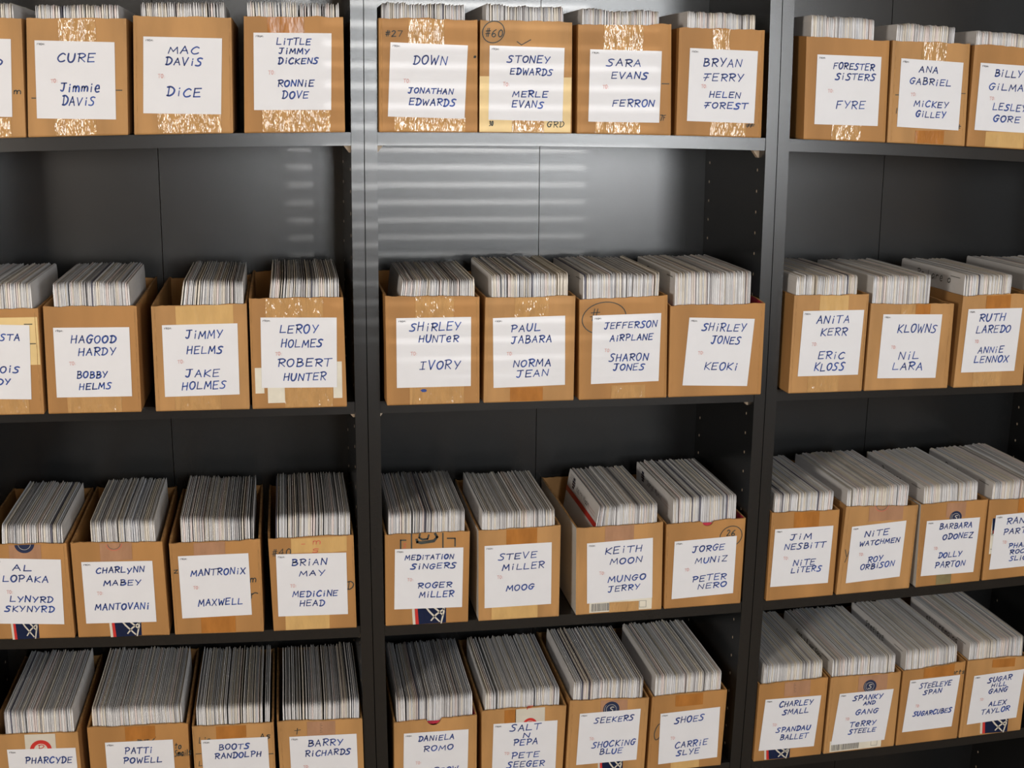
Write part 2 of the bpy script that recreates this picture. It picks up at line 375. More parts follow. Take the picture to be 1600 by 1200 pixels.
box('1R2', (1395,62,1517,68,1386,221,1508,228), (1402,1496,39), (1408,91,1505,98,1401,198), [('ANA',1436,1466,109,11),('GABRiEL',1421,1488,128,12),('MiCKEY',1428,1483,163,11),('GiLLEY',1431,1478,179,11)], [('clear','T',1440,1478,92),('brown','B',1430,1475,207)], 'black dashes flanking its label', marks=[('-',1399,1404,148,4),('-',1501,1508,146,4),('#',1492,1500,199,8),('l',1398,1402,173,9)])
box('1R3', (1523,70,1650,76,1510,228,1638,235), (1525,1632,52), (1532,98,1632,105,1522,203), [('BiLLY',1554,1598,115,13),('GiLMAN',1545,1612,137,12),('LESLEY',1551,1605,168,12),('GORE',1552,1594,186,11)], [('tan','B',1540,1600,209)], 'the photo edge cutting through its label')
box('2L1', (-92,484,60,483,-82,648,70,648), (-80,62,443), (-72,506,46,508,-67,623), [('COSTA',-22,32,527,12),('NCOiS',-25,32,577,12),('ARDY',-25,17,596,11)], [('clear','B',-30,45,622)], 'a yellow sticker behind its label', stick=[('yellow',-30,60,497,572)], marks=[('-',38,50,507,6),('-',46,56,537,6)])
box('2L2', (66,478,214,478,75,648,222,647), (80,217,441), (83,512,202,511,89,621), [('HAGOOD',111,183,530,14),('HARDY',122,182,549,14),('BOBBY',120,169,585,12),('HELMS',124,175,603,12)], [('clear','B',105,190,622)], 'a full stack and worn right corner')
box('2L3', (235,479,386,474,243,646,391,641), (286,385,438), (253,508,371,505,258,620), [('JiMMY',290,349,522,15),('HELMS',292,349,546,14),('JAKE',290,344,583,13),('HOLMES',284,355,602,14)], [('tan','T',275,365,504),('clear','B',273,345,620)], 'empty space left of its envelopes')
box('2L4', (388,466,537,464,394,640,543,638), (424,539,434), (407,496,526,496,409,606), [('LEROY',437,498,514,15),('HOLMES',439,506,536,14),('ROBERT',434,520,566,14),('HUNTER',443,511,588,14)], [('clear','T',415,505,494),('clear','B',445,520,608)], 'white sticker remnants under clear tape', stick=[('sticker_white',398,412,575,615),('sticker_white',418,446,598,630),('sticker_white',520,534,565,622)])
box('2M1', (601,463,750,463,604,635,750,630), (626,743,437), (619,497,736,495,620,606), [('SHiRLEY',640,722,510,15),('HUNTeR',654,718,529,13),('IVORY',655,720,570,16)], [('clear','T',649,709,494),('clear','B',640,725,608)], 'a blue smudge below its label', smudge=(662,610))
box('2M2', (758,465,900,462,755,628,897,623), (768,889,428), (770,497,883,493,771,606), [('PAUL',798,845,512,13),('JABARA',799,863,530,13),('NORMA',802,862,567,13),('JEAN',807,858,583,13)], [('clear','T',804,857,493),('brown','B',797,848,609)], 'brown tape below its label')
box('2M3', (905,468,1044,462,904,627,1042,621), (908,1032,428), (926,493,1033,489,923,600), [('JEFFERSON',944,1029,507,12),('AiRPLANE',953,1022,527,11),('SHARON',952,1014,558,13),('JONES',958,1008,573,12)], [('clear','B',955,1008,605)], 'a large pen circle behind its label', marks=[('#',921,935,492,18)], circ=[(944,497,34,25)])
box('2M4', (1047,478,1199,474,1044,619,1190,617), (1044,1178,426), (1077,496,1179,498,1066,602), [('SHiRLEY',1097,1167,511,14),('JONES',1111,1158,531,14),('KEOKi',1100,1154,572,14)], [], 'a crimson strip along its front rim', red=1)
box('2R1', (1241,462,1359,460,1231,617,1347,610), (1232,1343,431), (1255,486,1350,484,1246,588), [('ANiTA',1276,1328,499,14),('KERR',1282,1324,518,14),('ERiC',1278,1320,555,13),('KLOSS',1272,1320,573,14)], [('tan','T',1280,1325,484),('clear','B',1262,1310,590)], 'pale creased tape above its label')
box('2R2', (1361,475,1492,474,1350,610,1481,604), (1360,1457,431), (1380,491,1472,491,1370,591), [('KLOWNS',1402,1465,513,15),('NiL',1404,1436,555,14),('LARA',1394,1442,572,14)], [('clear','T',1407,1430,490),('brown','T',1430,1453,489)], 'a lower front rim than its neighbours')
box('2R3', (1505,463,1610,458,1489,608,1598,602), (1500,1584,429), (1513,483,1597,481,1501,582), [('RUTH',1530,1571,496,14),('LAREDO',1525,1580,514,13),('ANNiE',1528,1568,546,12),('LENNOX',1522,1576,561,12)], [('brown','T',1540,1578,481),('clear','B',1520,1565,583)], 'a scribbled envelope face showing')
box('2R4', (1614,458,1735,455,1602,602,1722,596), (1597,1715,426), (1635,480,1720,478,1624,580), [], [], 'only its left corner in the photo')
box('3L1', (-41,852,104,849,-22,1001,118,997), (2,103,820), (-13,872,95,874,-6,974), [('AL',20,50,887,12),('LOPAKA',4,78,904,13),('LYNYRD',16,85,936,12),('SKYNYRD',8,87,951,12)], [('mauve','T',15,65,872)], 'half a dark seal at its rim', half=(38,850,14), post=(18,62,974,998))
box('3L2', (109,849,254,846,122,997,266,993), (140,245,813), (127,878,238,876,135,974), [('CHARLyNN',150,228,890,12),('MABEY',162,222,910,11),('MANTOVANi',149,236,947,13)], [('mauve','T',157,207,874)], 'a faint thumb crescent at its rim', post=(172,222,973,997), cres=(178,850,11))
box('3L3', (263,850,407,842,273,994,413,987), (281,397,809), (278,869,388,864,285,966), [('MANTRONiX',298,386,893,13),('MAXWELL',310,381,940,13)], [('mauve','T',303,352,866),('brown','B',314,368,967)], 'two single words on its label', marks=[('z',272,278,892,8),('m',391,400,905,10),('r',392,404,928,12)])
box('3L4', (418,843,553,836,427,985,558,977), (422,549,802), (431,866,541,863,435,963), [('BRiAN',456,512,878,13),('MAY',468,508,895,11),('MEDiCiNE',457,530,927,12),('HEAD',468,508,942,12)], [('tan','T',455,542,862),('tan','B',446,515,965)], 'red script above its label', marks=[('#40',425,454,864,10),('D',542,551,914,13)], redm=[('m',488,500,846,9),('s',487,499,859,8),('-',471,476,850,3)])
box('3M1', (601,836,735,830,602,976,732,970), (601,730,799), (617,858,724,855,616,952), [('MEDiTATiON',633,711,870,10),('SiNGERS',642,715,884,11),('ROGER',653,707,914,11),('MiLLER',655,710,928,12)], [], 'big printed letters above its label', printed=1, post=(645,697,951,974))
box('3M2', (747,830,877,821,747,968,874,963), (749,872,798), (757,853,862,847,757,950), [('STEVE',779,840,868,13),('MiLLER',785,852,884,13),('MOOG',791,835,917,12)], [('brown','T',791,839,850),('tan','B',768,840,950)], 'brown tape square and pale left side', grey=1)
box('3M3', (900,825,1037,816,899,965,1034,956), (938,1029,789), (917,849,1020,840,917,943), [('KEiTH',945,1004,858,14),('MOON',953,1004,875,13),('MUNGO',950,1010,903,12),('JERRY',950,1000,918,12)], [('mauve','T',945,990,844),('clear','B',952,998,944)], 'a barcode sticker below its label', grey=1, bar=(921,1018,941,961))
box('3M4', (1041,820,1166,810,1037,956,1157,949), (1052,1153,776), (1054,846,1151,837,1049,936), [('JORGE',1082,1133,856,12),('MUNiZ',1086,1137,874,12),('PETER',1082,1136,902,12),('NERO',1090,1136,914,11)], [], 'a thumb notch and circled number', marks=[('26',1135,1148,833,9)], circ=[(1142,838,17,16)], notch=(1106,9))
box('3R1', (1201,802,1313,796,1191,939,1302,929), (1203,1305,770), (1211,827,1302,821,1203,917), [('JiM',1235,1268,838,12),('NESBiTT',1226,1291,852,12),('NiTE',1239,1274,878,12),('LiTERS',1236,1284,889,11)], [('brown','T',1240,1279,822)], 'an orange tape patch above its label')
box('3R2', (1322,792,1436,789,1306,929,1421,920), (1316,1422,761), (1331,823,1416,813,1321,911), [('NiTE',1351,1389,832,12),('WATCHMEN',1343,1407,846,10),('ROY',1356,1379,873,12),('ORBiSON',1344,1398,883,11)], [('mauve','T',1357,1410,812)], 'a pen tick beside its label', marks=[('Y',1317,1324,868,20),('l',1399,1403,804,9)], cres=(1378,789,12))
box('3R3', (1439,788,1545,781,1430,919,1531,909), (1438,1534,756), (1448,814,1531,808,1438,900), [('BARBARA',1468,1520,821,11),('ODONEZ',1473,1521,837,11),('DOLLY',1466,1503,866,11),('PARTON',1461,1508,881,12)], [('mauve','T',1478,1508,806),('olive','B',1463,1486,898)], 'a dark seal, pale left side', grey=1, seal=(1493,808,11))
box('3R4', (1546,782,1662,774,1534,908,1649,897), (1543,1645,750), (1556,805,1640,797,1545,890), [('RANDY',1573,1622,812,12),('PARTON',1568,1622,828,12),('PHANTOM',1576,1632,850,9),('ROCKER',1578,1625,860,8),('SLiCK',1577,1612,871,9)], [('brown','T',1590,1630,798)], 'a torn blue and white sticker', torn=(1545,1558,808,866))
box('4L1', (-18,1149,122,1144,-5,1292,135,1287), (5,127,1110), (11,1171,118,1168,22,1268), [('PHARCYDE',40,115,1187,13)], [], 'a red seal on white tape', wtape=(40,88,1172), rseal=(64,1171,16))
box('4L2', (135,1138,294,1130,148,1284,301,1276), (140,290,1104), (164,1160,270,1155,172,1256), [('PATTi',195,239,1172,13),('POWELL',193,255,1187,12)], [('brown','T',196,243,1154)], 'writing to the right of its label', marks=[('#42',214,244,1156,7),('to',273,283,1166,8),('Smails',273,298,1177,9)])
box('4L3', (299,1136,428,1130,308,1276,434,1268), (300,424,1101), (314,1156,418,1151,321,1250), [('BOOTS',342,391,1166,11),('RANDOLPH',336,410,1179,11)], [('brown','T',338,385,1152)], 'scribbles all around its label', marks=[('Lin',311,329,1157,9),('As',406,422,1150,8),('-',306,314,1178,4),('-',420,427,1178,4),('L',311,316,1193,8)])
box('4L4', (432,1128,568,1124,440,1268,573,1262), (435,567,1096), (452,1151,557,1146,457,1244), [('BARRY',481,537,1160,13),('RiCHARDS',477,550,1175,12)], [('mauve','T',480,524,1148)], 'a faint hook beside its label', marks=[('t',460,470,1143,10)], tiny=1)
box('4M1', (615,1130,746,1118,616,1262,745,1254), (614,740,1088), (631,1146,732,1139,630,1238), [('DANiELA',654,711,1152,11),('ROMO',662,709,1168,11),('SORROW',660,717,1203,11)], [], 'a round thumb notch in its rim', notch=(678,11))
box('4M2', (752,1112,886,1101,752,1250,878,1240), (750,878,1078), (771,1131,871,1125,768,1222), [('SALT',797,845,1136,13),('N',817,827,1148,10),('PEPA',802,841,1159,12),('PETE',799,843,1179,12),('SEEGER',792,852,1193,12)], [('brown','T',788,806,1128)], 'white tape with a red seal', wtape=(805,851,1128), rseal=(828,1132,12))
box('4M3', (890,1096,1015,1090,882,1236,1006,1226), (890,1009,1063), (906,1115,1001,1107,900,1195), [('SEEKERS',929,992,1123,11),('SHOCKiNG',925,994,1161,12),('BLUE',937,973,1173,11)], [('mauve','T',938,980,1112)], 'a round dark seal above its label', seal=(955,1108,14), post=(935,972,1190,1222))
box('4M4', (1019,1089,1137,1078,1010,1220,1126,1208), (1018,1131,1053), (1032,1115,1125,1104,1028,1194), [('SHOES',1054,1101,1123,12),('CARRiE',1055,1106,1161,12),('SLYE',1057,1093,1174,11)], [('brown','T',1055,1098,1101),('tan','B',1048,1092,1191)], 'a pen loop left of its label', marks=[('C',1021,1030,1145,24)])
box('4R1', (1181,1071,1295,1058,1170,1194,1283,1181), (1182,1288,1037), (1196,1093,1283,1086,1185,1173), [('CHARLEY',1218,1271,1098,11),('SMALL',1223,1264,1111,10),('SPANDAU',1213,1267,1138,10),('BALLET',1219,1263,1150,11)], [('mauve','T',1225,1265,1086)], 'a blue and red sticker below its label', post=(1195,1233,1171,1192), tiny=1)
box('4R2', (1298,1060,1409,1050,1286,1180,1397,1167), (1293,1401,1027), (1312,1084,1396,1076,1298,1164), [('SPANKY',1333,1380,1089,10),('AND',1349,1367,1098,7),('GANG',1337,1372,1111,10),('TeRRY',1328,1369,1130,10),('STEELE',1326,1369,1141,9)], [('mauve','T',1340,1385,1080)], 'a dark seal and a barcode strip', seal=(1359,1072,12), bar=(1297,1376,1158,1175))
box('4R3', (1411,1050,1510,1033,1399,1167,1496,1152), (1402,1503,1013), (1422,1063,1500,1054,1409,1144), [('STEELEYE',1437,1487,1069,10),('SPAN',1443,1471,1080,9),('SUGARCUBES',1427,1488,1112,9)], [('brown','T',1443,1490,1056)], 'a scrawled word at its upper right', marks=[('parts',1483,1506,1051,6)])
box('4R4', (1512,1033,1609,1025,1498,1151,1595,1141), (1505,1604,1000), (1522,1056,1600,1045,1510,1132), [('SUGAR',1544,1581,1060,10),('HiLL',1549,1573,1069,8),('GANG',1545,1574,1078,9),('ALEX',1545,1572,1098,9),('TAYLOR',1533,1578,1109,10)], [('brown','T',1550,1585,1041)], 'a blue sticker, at the right end', post=(1533,1573,1127,1148))

ORD = {'1': 'leftmost', '2': 'second from left', '3': 'third from left', '4': 'fourth from left'}
ROWN = {'1': 'top', '2': 'second', '3': 'third', '4': 'bottom'}
UN = {'L': 'left', 'M': 'middle', 'R': 'right'}
NF = Vector((0, -1, 0)); UX = Vector((1, 0, 0)); UZ = Vector((0, 0, 1))
UPR = 2.0
envs = []                       # every envelope, sorted later into single things and the rest
for key, d in B.items():
    rw = int(key[0]); rn = random.Random(key)
    Yf = -OV[rw]; f = d['f']
    TL, TR, BL, BR = at(f[0], f[1], Yf), at(f[2], f[3], Yf), at(f[4], f[5], Yf), at(f[6], f[7], Yf)
    L = DEP-.004+OV[rw]
    zs = ZS[rw]; u_i = 'LMR'.index(key[1])
    BL.z = max(zs(BL.x), zs(BL.x))+.0006; BR.z = zs(BR.x)+.0006
    # keep clear of the uprights
    for P in (TL, BL):
        P.x = max(P.x, GAPS[u_i](P.z)+TS+.001)
    for P in (TR, BR):
        P.x = min(P.x, GAPS[u_i+1](P.z)-TS-.001)
    org = Vector(((BL.x+BR.x)/2, Yf+L/2, (BL.z+BR.z)/2))
    e = empty('cardboard_box', org)
    o_, r_, u_ = ORD[key[2]], ROWN[key[0]], UN[key[1]]
    nt_ = d['note']
    tag(e, f"box with {nt_}, {o_}, {r_} shelf, {u_} bookcase", 'box', f"cardboard file boxes on the {r_} shelf of the {u_} bookcase")
    d['e_'] = e; d['geo'] = (TL, TR, BL, BR, Yf, L)
    th = .0032
    # --- body: rings of a rounded rectangle, outer wall up and inner wall down
    def ring(inset, nx=26, ny=8, rc=.0035):
        "points as (s, y, wall) s across 0..1 with an offset in metres"
        pts = []
        for i in range(nx+1): pts.append((i/nx, 0.0))
        for i in range(1, ny+1): pts.append((1.0, i/ny))
        for i in range(1, nx+1): pts.append((1-i/nx, 1.0))
        for i in range(1, ny): pts.append((0.0, 1-i/ny))
        return pts
    pts = ring(0)
    npt = len(pts)
    jit = [0]*npt; a = 0
    for i in range(npt):
        a = a*.75+rn.uniform(-.0008, .0008); jit[i] = a
    bow = rn.uniform(.000, .0012)
    def P3(s, t, zf, inset, rim=0):
        # zf 0..1 from bottom to rim
        xl = BL.x+(TL.x-BL.x)*zf; xr = BR.x+(TR.x-BR.x)*zf
        x = xl+(xr-xl)*s; y = Yf+L*t
        zb = BL.z+(BR.z-BL.z)*s; zt = TL.z+(TR.z-TL.z)*s
        z = zb+(zt-zb)*zf
        if s <= 0: x += inset
        if s >= 1: x -= inset
        if t <= 0: y += inset
        if t >= 1: y -= inset
        c = .0018 if inset < .001 else 0           # soft vertical edges
        if s <= 0 and (t <= 0 or t >= 1): x += c*.4; y += c*.4 if t <= 0 else -c*.4
        if s >= 1 and (t <= 0 or t >= 1): x -= c*.4; y += c*.4 if t <= 0 else -c*.4
        if zf > .9 and s > 0 and s < 1 and t >= 1: z -= .002
        return Vector((x, y, z))
    notch = d.get('notch')
    def rimz(i, p):
        s, t = pts[i]
        dz = jit[i]
        if t == 0 and notch:
            nc = at(notch[0], f[1], Yf).x; r = notch[1]/1000*1.02
            q = abs(p.x-nc)
            if q < r: dz -= math.sqrt(max(0, r*r-q*q))*.85
        if d.get('red') and t > 0: dz += .004
        return dz
    if notch:     # finer front edge round the notch
        nc = (at(notch[0], f[1], Yf).x-TL.x)/(TR.x-TL.x); r = notch[1]/1000/(TR.x-TL.x)
        extra = [(nc+r*math.cos(k*math.pi/10), 0.0) for k in range(11)]
        fr = sorted(set([p for p in pts if p[1] == 0 and abs(p[0]-nc) > r*1.05]+extra))
        pts = fr+[p for p in pts if p[1] > 0]
        npt = len(pts); jit = (jit+[0]*20)[:npt]
        for i, p in enumerate(pts):
            if p in extra: jit[i] = 0
    b = MB()
    rings = []
    for (zf, ins, k) in ((0, .0012, 0), (.012, 0, 0), (.5, 0, 0), (.94, 0, 0), (1, 0, 1), (1, th, 1), (.5, th, 0), (.012, th, 0)):
        R = []
        for i, (s, t) in enumerate(pts):
            p = P3(s, t, zf, ins)
            if k: p.z += rimz(i, p)
            if .3 < zf < .7 and 0 < t < 1: p.x += (-1 if s <= 0 else 1)*(-bow if ins == 0 else -bow)
            R.append(len(b.v)); b.v.append(p)
        rings.append(R)
    mk = b.mi('kraft' if rn.random() < .6 else 'kraft_dark'); me_ = b.mi('kraft_edge'); mg = b.mi('greyboard') if d.get('grey') else mk
    mr = b.mi('red_lining') if (notch or d.get('red')) else mk
    for j in range(len(rings)-1):
        A_, B_ = rings[j], rings[j+1]
        for i in range(npt):
            q = (i+1) % npt
            b.f.append([A_[i], A_[q], B_[q], B_[i]])
            side_left = pts[i][0] <= 0 and pts[i][1] > 0
            if j < 4: b.m.append(mg if side_left else mk)
            elif j == 4: b.m.append(me_)
            else: b.m.append(mr if pts[i][1] <= 0 or d.get('red') else mk)
    b.f.append(rings[0][::-1]); b.m.append(mk)
    b.f.append(rings[-1]); b.m.append(mk)
    # pen marks and prints live on the front of the body
    def fp(px, py, off=0): 
        p = at(px, py, Yf); p.y = Yf-off; return p
    def scrawl(mb, lst, mm, off, pen=.0013):
        for (tx, x0, x1, y, h) in lst:
            hh = (fp(x0, y-h/2).z-fp(x0, y+h/2).z)
            write(mb, tx, fp(x0, y+h/2, off), UX, UZ, fp(x1, y).x-fp(x0, y).x, hh, pen, NF, mm, 0.1, rn)
    scrawl(b, d.get('marks', []), 'marker', .0004, .0016)
    scrawl(b, d.get('redm', []), 'red_marker', .0007, .0012)
    for (cx_, cy_, rx_, ry_) in d.get('circ', []):
        c = fp(cx_, cy_, .0004); rr = (fp(cx_+rx_, cy_).x-c.x, c.z-fp(cx_, cy_+ry_).z)
        ribbon(b, [c+Vector((rr[0]*math.cos(t*.22)*(1+.012*t/28), 0, rr[1]*math.sin(t*.22+.1))) for t in range(30)], .0014, NF, 'marker')
    if d.get('cres'):
        cx_, cy_, rr = d['cres']; c = fp(cx_, cy_, .0007)
        for q in (1, .8):
            ribbon(b, [c+Vector((q*rr*.00098*math.cos(math.pi+math.pi*t/14), 0, q*rr*.00098*math.sin(math.pi+math.pi*t/14)*.9)) for t in range(15)], .0007, NF, 'marker' if q == .8 else 'red_marker')
    if notch:
        c = at(notch[0], f[1], Yf); rr = notch[1]/1000; c.z = TL.z+(TR.z-TL.z)*(c.x-TL.x)/(TR.x-TL.x)
        b.box(c.x-rr*1.15, c.x+rr*1.15, Yf+th+.0002, Yf+th+.0008, c.z-rr*1.5, c.z-rr*.35, 'red_lining')
    for sside in (0, 1):
        if rn.random() < .5:
            so = rn.uniform(.02, .05); so = so if sside == 0 else 1-so
            pl = []
            for k in range(9):
                q_ = P3(so, 0, .01+.97*k/8, 0); q_.x += rn.uniform(-.0005, .0005); q_.y = Yf-.00025; pl.append(q_)
            ribbon(b, pl, rn.choice((.0005, .0008)), NF, 'kraft_edge')
    if d.get('printed'):
        # heavy stencilled a and its frame lines
        for pl in ([(643,834),(643,857)], [(692,833),(692,856)], [(634,844),(626,844),(626,857)], [(699,841),(711,841),(711,853)]):
            ribbon(b, [fp(x, y, .0004) for x, y in pl], .0028, NF, 'marker')
        ribbon(b, [fp(x, y, .0004) for x, y in [(651,843),(652,847),(658,848),(678,845),(683,839),(680,834)]], .005, NF, 'marker')
        ribbon(b, [fp(x, y, .00045) for x, y in [(656,834),(655,840),(660,843),(668,842),(670,836)]], .0035, NF, 'marker')
        scrawl(b, [('S', 630, 634, 852, 7)], 'red_marker', .0004, .0009)
    if d.get('tiny'):
        tx = 1240 if key == '4R1' else 500
        ty = 1068 if key == '4R1' else 1131
        for k in range(6):
            p = fp(tx, ty+k*2.6, .0007); ribbon(b, [p, p+Vector((.0035*(.6+.4*(k % 2)), 0, .0003))], .0007, NF, 'marker')
    if d.get('smudge'):
        c = fp(*d['smudge'], .0007)
        b.slab([c+Vector((.0045*math.cos(t*.6)*(1+.3*math.sin(3*t)), 0, .0025*math.sin(t*.6))) for t in range(10)], NF, .0001, 'blue_ink')
    b.build('box_body', e)
    # --- tapes, stickers, seals
    def ztop(X): t = (X-TL.x)/(TR.x-TL.x); return TL.z+(TR.z-TL.z)*t
    def zbot(X): t = (X-BL.x)/(BR.x-BL.x); return BL.z+(BR.z-BL.z)*t
    def tape(kind, where, x0, x1, y, name='packing_tape'):
        m_ = MB(); ym = y
        A0, A1 = fp(x0, ym), fp(x1, ym)
        off = .0009
        n = 5
        if where == 'T':
            za, zb_ = A0.z, A1.z
            lo = []; hi = []
            for k in range(n+1):
                X = A0.x+(A1.x-A0.x)*k/n
                lo.append(Vector((X, Yf-.0004, za+rn.uniform(-.0008, .0008)-.003))); hi.append(Vector((X, Yf-.0004, ztop(X)-.0008)))
        else:
            lo = []; hi = []
            for k in range(n+1):
                X = A0.x+(A1.x-A0.x)*k/n
                lo.append(Vector((X, Yf-.0004, zbot(X)+.0012+rn.uniform(0, .0006)))); hi.append(Vector((X, Yf-.0004, A0.z+.003)))
        m_.slab(lo+hi[::-1], NF, .00022, kind)
        m_.build(name, e)
    for tp in d['tapes']: tape(*tp)
    for (kd, x0, x1, y0, y1) in d.get('stick', []):
        m_ = MB(); q = [fp(x0, y1, .0001), fp(x1, y1, .0001), fp(x1, y0, .0001), fp(x0, y0, .0001)]
        q[1].z = q[0].z; q[2].z = q[3].z; q[0].x = q[3].x; q[1].x = q[2].x
        for p in q:
            p.x = min(max(p.x, BL.x+.001), BR.x-.001); p.z = max(p.z, zbot(p.x)+.001)
        m_.slab(q, NF, .0001, kd)
        if d.get('over'): scrawl(m_, d['over'], 'marker', .0008, .0013)
        m_.build('old_sticker', e)
    if d.get('wtape'):
        x0, x1, y = d['wtape']; tape('white_tape', 'T', x0, x1, y)
    def disk(m_, c, r, off, mm, a0=0, a1=2*math.pi, n=24):
        c = c.copy(); c.y = Yf-off
        m_.slab([c+Vector((r*math.cos(a0+(a1-a0)*k/n), 0, r*math.sin(a0+(a1-a0)*k/n))) for k in range(n if a1-a0 > 6 else n+1)], NF, .00005, mm)
    if d.get('rseal'):
        x, y, r = d['rseal']; m_ = MB(); c = fp(x, y); R = r*.00098
        disk(m_, c, R, .00068, 'post_red'); disk(m_, c, R*.62, .00075, 'white_tape')
        write(m_, 'R', c+Vector((-R*.25, -.00085-0, -R*.2)), UX, UZ, R*.5, R*.7, .0012, NF, 'post_red')
        if key == '4M2': write(m_, 'F', fp(823, 1108, .0009), UX, UZ, .009, .006, .0016, NF, 'post_red')
        m_.build('red_seal', e)
    if d.get('seal') or d.get('half'):
        x, y, r = d.get('seal') or d['half']; m_ = MB(); c = fp(x, y); R = r*.00098
        a0, a1 = (0, 2*math.pi) if d.get('seal') else (math.pi*1.02, math.pi*1.98)
        disk(m_, c, R, .0007, 'seal_blue', a0, a1)
        def arc(q, s0, s1, wd): ribbon(m_, [Vector((c.x+R*q*math.cos(s0+(s1-s0)*k/16), Yf-.0009, c.z+R*q*math.sin(s0+(s1-s0)*k/16))) for k in range(17)], wd, NF, 'white_tape')
        arc(.62, max(a0, 0), min(a1, 6.28), .0005)
        if d.get('seal'):
            arc(.84, 2.4, 5.6, .0004); write(m_, 'S', Vector((c.x-R*.28, Yf-.0009, c.z-R*.32)), UX, UZ, R*.5, R*.65, .0011, NF, 'white_tape')
        m_.build('round_seal', e)
    if d.get('post'):
        x0, x1, y0, y1 = d['post']; m_ = MB()
        p0, p1 = fp(x0, y0), fp(x1, y1); p1.z = max(p1.z, zbot(p1.x)+.001)
        W_, H_ = p1.x-p0.x, p0.z-p1.z
        def Q(s, t, o): return Vector((p0.x+W_*s, Yf-o, p1.z+H_*t))
        m_.slab([Q(0, 0, .0001), Q(1, 0, .0001), Q(1, 1.5, .0001), Q(0, 1.5, .0001)], NF, .0001, 'post_blue')
        m_.slab([Q(0, 0, .00025), Q(.08, 0, .00025), Q(.04, 1.5, .00025), Q(-.04, 1.5, .00025)], NF, .00004, 'white_tape')
        m_.slab([Q(.08, 0, .0003), Q(.18, 0, .0003), Q(.12, 1.5, .0003), Q(.05, 1.5, .0003)], NF, .00004, 'post_red')
        # pale eagle-like strokes
        for pl in ([(.3,1.3),(.5,.75),(.8,.1)], [(.45,1.3),(.7,.9),(.9,.5)], [(.55,.2),(.7,.55),(.95,.9)], [(.85,0),(.93,.7),(.9,1.4)]):
            ribbon(m_, [Q(s, t, .0004) for s, t in pl], W_*.055, NF, 'white_tape')
        m_.build('blue_sticker', e)
    if d.get('bar'):
        x0, x1, y0, y1 = d['bar']; m_ = MB()
        p0, p1 = fp(x0, y0), fp(x1, (y0+y1)/2); zb0, zb1 = zbot(p0.x)+.0025, zbot(p1.x)+.0025
        Hh = .020
        m_.slab([Vector((p0.x, Yf-.0001, zb0)), Vector((p1.x, Yf-.0001, zb1)), Vector((p1.x, Yf-.0001, zb1+Hh)), Vector((p0.x, Yf-.0001, zb0+Hh))], NF, .0001, 'sticker_white')
        Wd = p1.x-p0.x; sl = (zb1-zb0)/Wd; x = p0.x+.003; xe = p0.x+Wd*.56
        while x < xe:
            wbar = rn.choice((.0004, .0008, .0012)); z_ = zb0+(x-p0.x)*sl
            m_.slab([Vector((x, Yf-.0003, z_+.002)), Vector((x+wbar, Yf-.0003, z_+.002)), Vector((x+wbar, Yf-.0003, z_+.015)), Vector((x, Yf-.0003, z_+.015))], NF, .00003, 'print_grey')
            x += wbar+rn.choice((.0005, .0009))
        for q in ([(0,0),(1,0),(1,1),(0,1),(0,0)],):
            ribbon(m_, [Vector((p0.x+Wd*.80+s*.011, Yf-.0004, zb0+sl*Wd*.85+.004+t*.011)) for s, t in q], .0007, NF, 'print_grey')
        m_.build('barcode_sticker', e)
    if d.get('torn'):
        x0, x1, y0, y1 = d['torn']; m_ = MB()
        q = [fp(x0, y1), fp(x1+8, y1-4), fp(x1+12, y0), fp(x0+6, y0+2), fp(x0+3, y0+26)]
        for p in q: p.y = Yf-.0001
        m_.slab(q, NF, .0001, 'sticker_white')
        q = [fp(x0+5, y0+22), fp(x1+10, y0+20), fp(x1+12, y0), fp(x0+6, y0+2)]
        for p in q: p.y = Yf-.0003
        m_.slab(q, NF, .00004, 'post_blue')
        q = [fp(x0+5, y0+26), fp(x1+10, y0+24), fp(x1+12, y0+19), fp(x0+6, y0+21)]
        for p in q: p.y = Yf-.0004
        m_.slab(q, NF, .00004, 'post_red')
        scrawl(m_, [('#', 1548, 1555, 832, 9), ('-', 1547, 1555, 858, 6)], 'marker', .0005)
        m_.build('torn_sticker', e)
    # --- the white label with its writing
    l = d['l']; m_ = MB()
    a0, a1, a2 = fp(l[0], l[1]), fp(l[2], l[3]), fp(l[4], l[5])
    U = a1-a0; V = a2-a0; a3 = a1+V
    off = .00075
    for p in (a0, a1, a2, a3): p.y = Yf-off
    m_.slab([a2, a3, a1, a0], NF, .00018, 'paper')
    u = U.normalized(); v = -(V.normalized())
    of = off+.00035
    def lw(s, t): p = a0+U*s+V*t; p.y = Yf-of; return p
    write(m_, 'FROM:', lw(.03, .058), u, v, U.length*.1, .0022, .0006, NF, 'print_grey', 0, rn)
    write(m_, 'TO:', lw(.19, .535), u, v, U.length*.085, .0048, .0009, NF, 'print_red', 0, rn)
    for (tx, x0, x1, y, h) in d['t']:
        # baseline through the middle of the line of writing, along the label's own axis
        c = fp((x0+x1)/2, y); wd = (fp(x1, y)-fp(x0, y)).length; hh = (fp((x0+x1)/2, y-h/2).z-fp((x0+x1)/2, y+h/2).z)*(1 if rw < 3 else .88)
        o0 = c-u*(wd/2)-v*(hh*.41); o0.y = Yf-of
        write(m_, tx, o0, u, v, wd*.96, hh*.82, .0021, NF, 'blue_ink', 0.14, rn)
    m_.build('address_label', e)

    # --- envelopes standing on edge behind the front wall
    ex0, ex1, ey = d['e']
    Ye = Yf+th+.0015
    xa, xb, zt = at(ex0, ey, Ye).x, at(ex1, ey, Ye).x, at((ex0+ex1)/2, ey, Ye).z
    lim0, lim1 = max(BL.x, TL.x)+th+.001, min(BR.x, TR.x)-th-.001
    xa = max(xa, lim0); xb = min(xb, lim1)
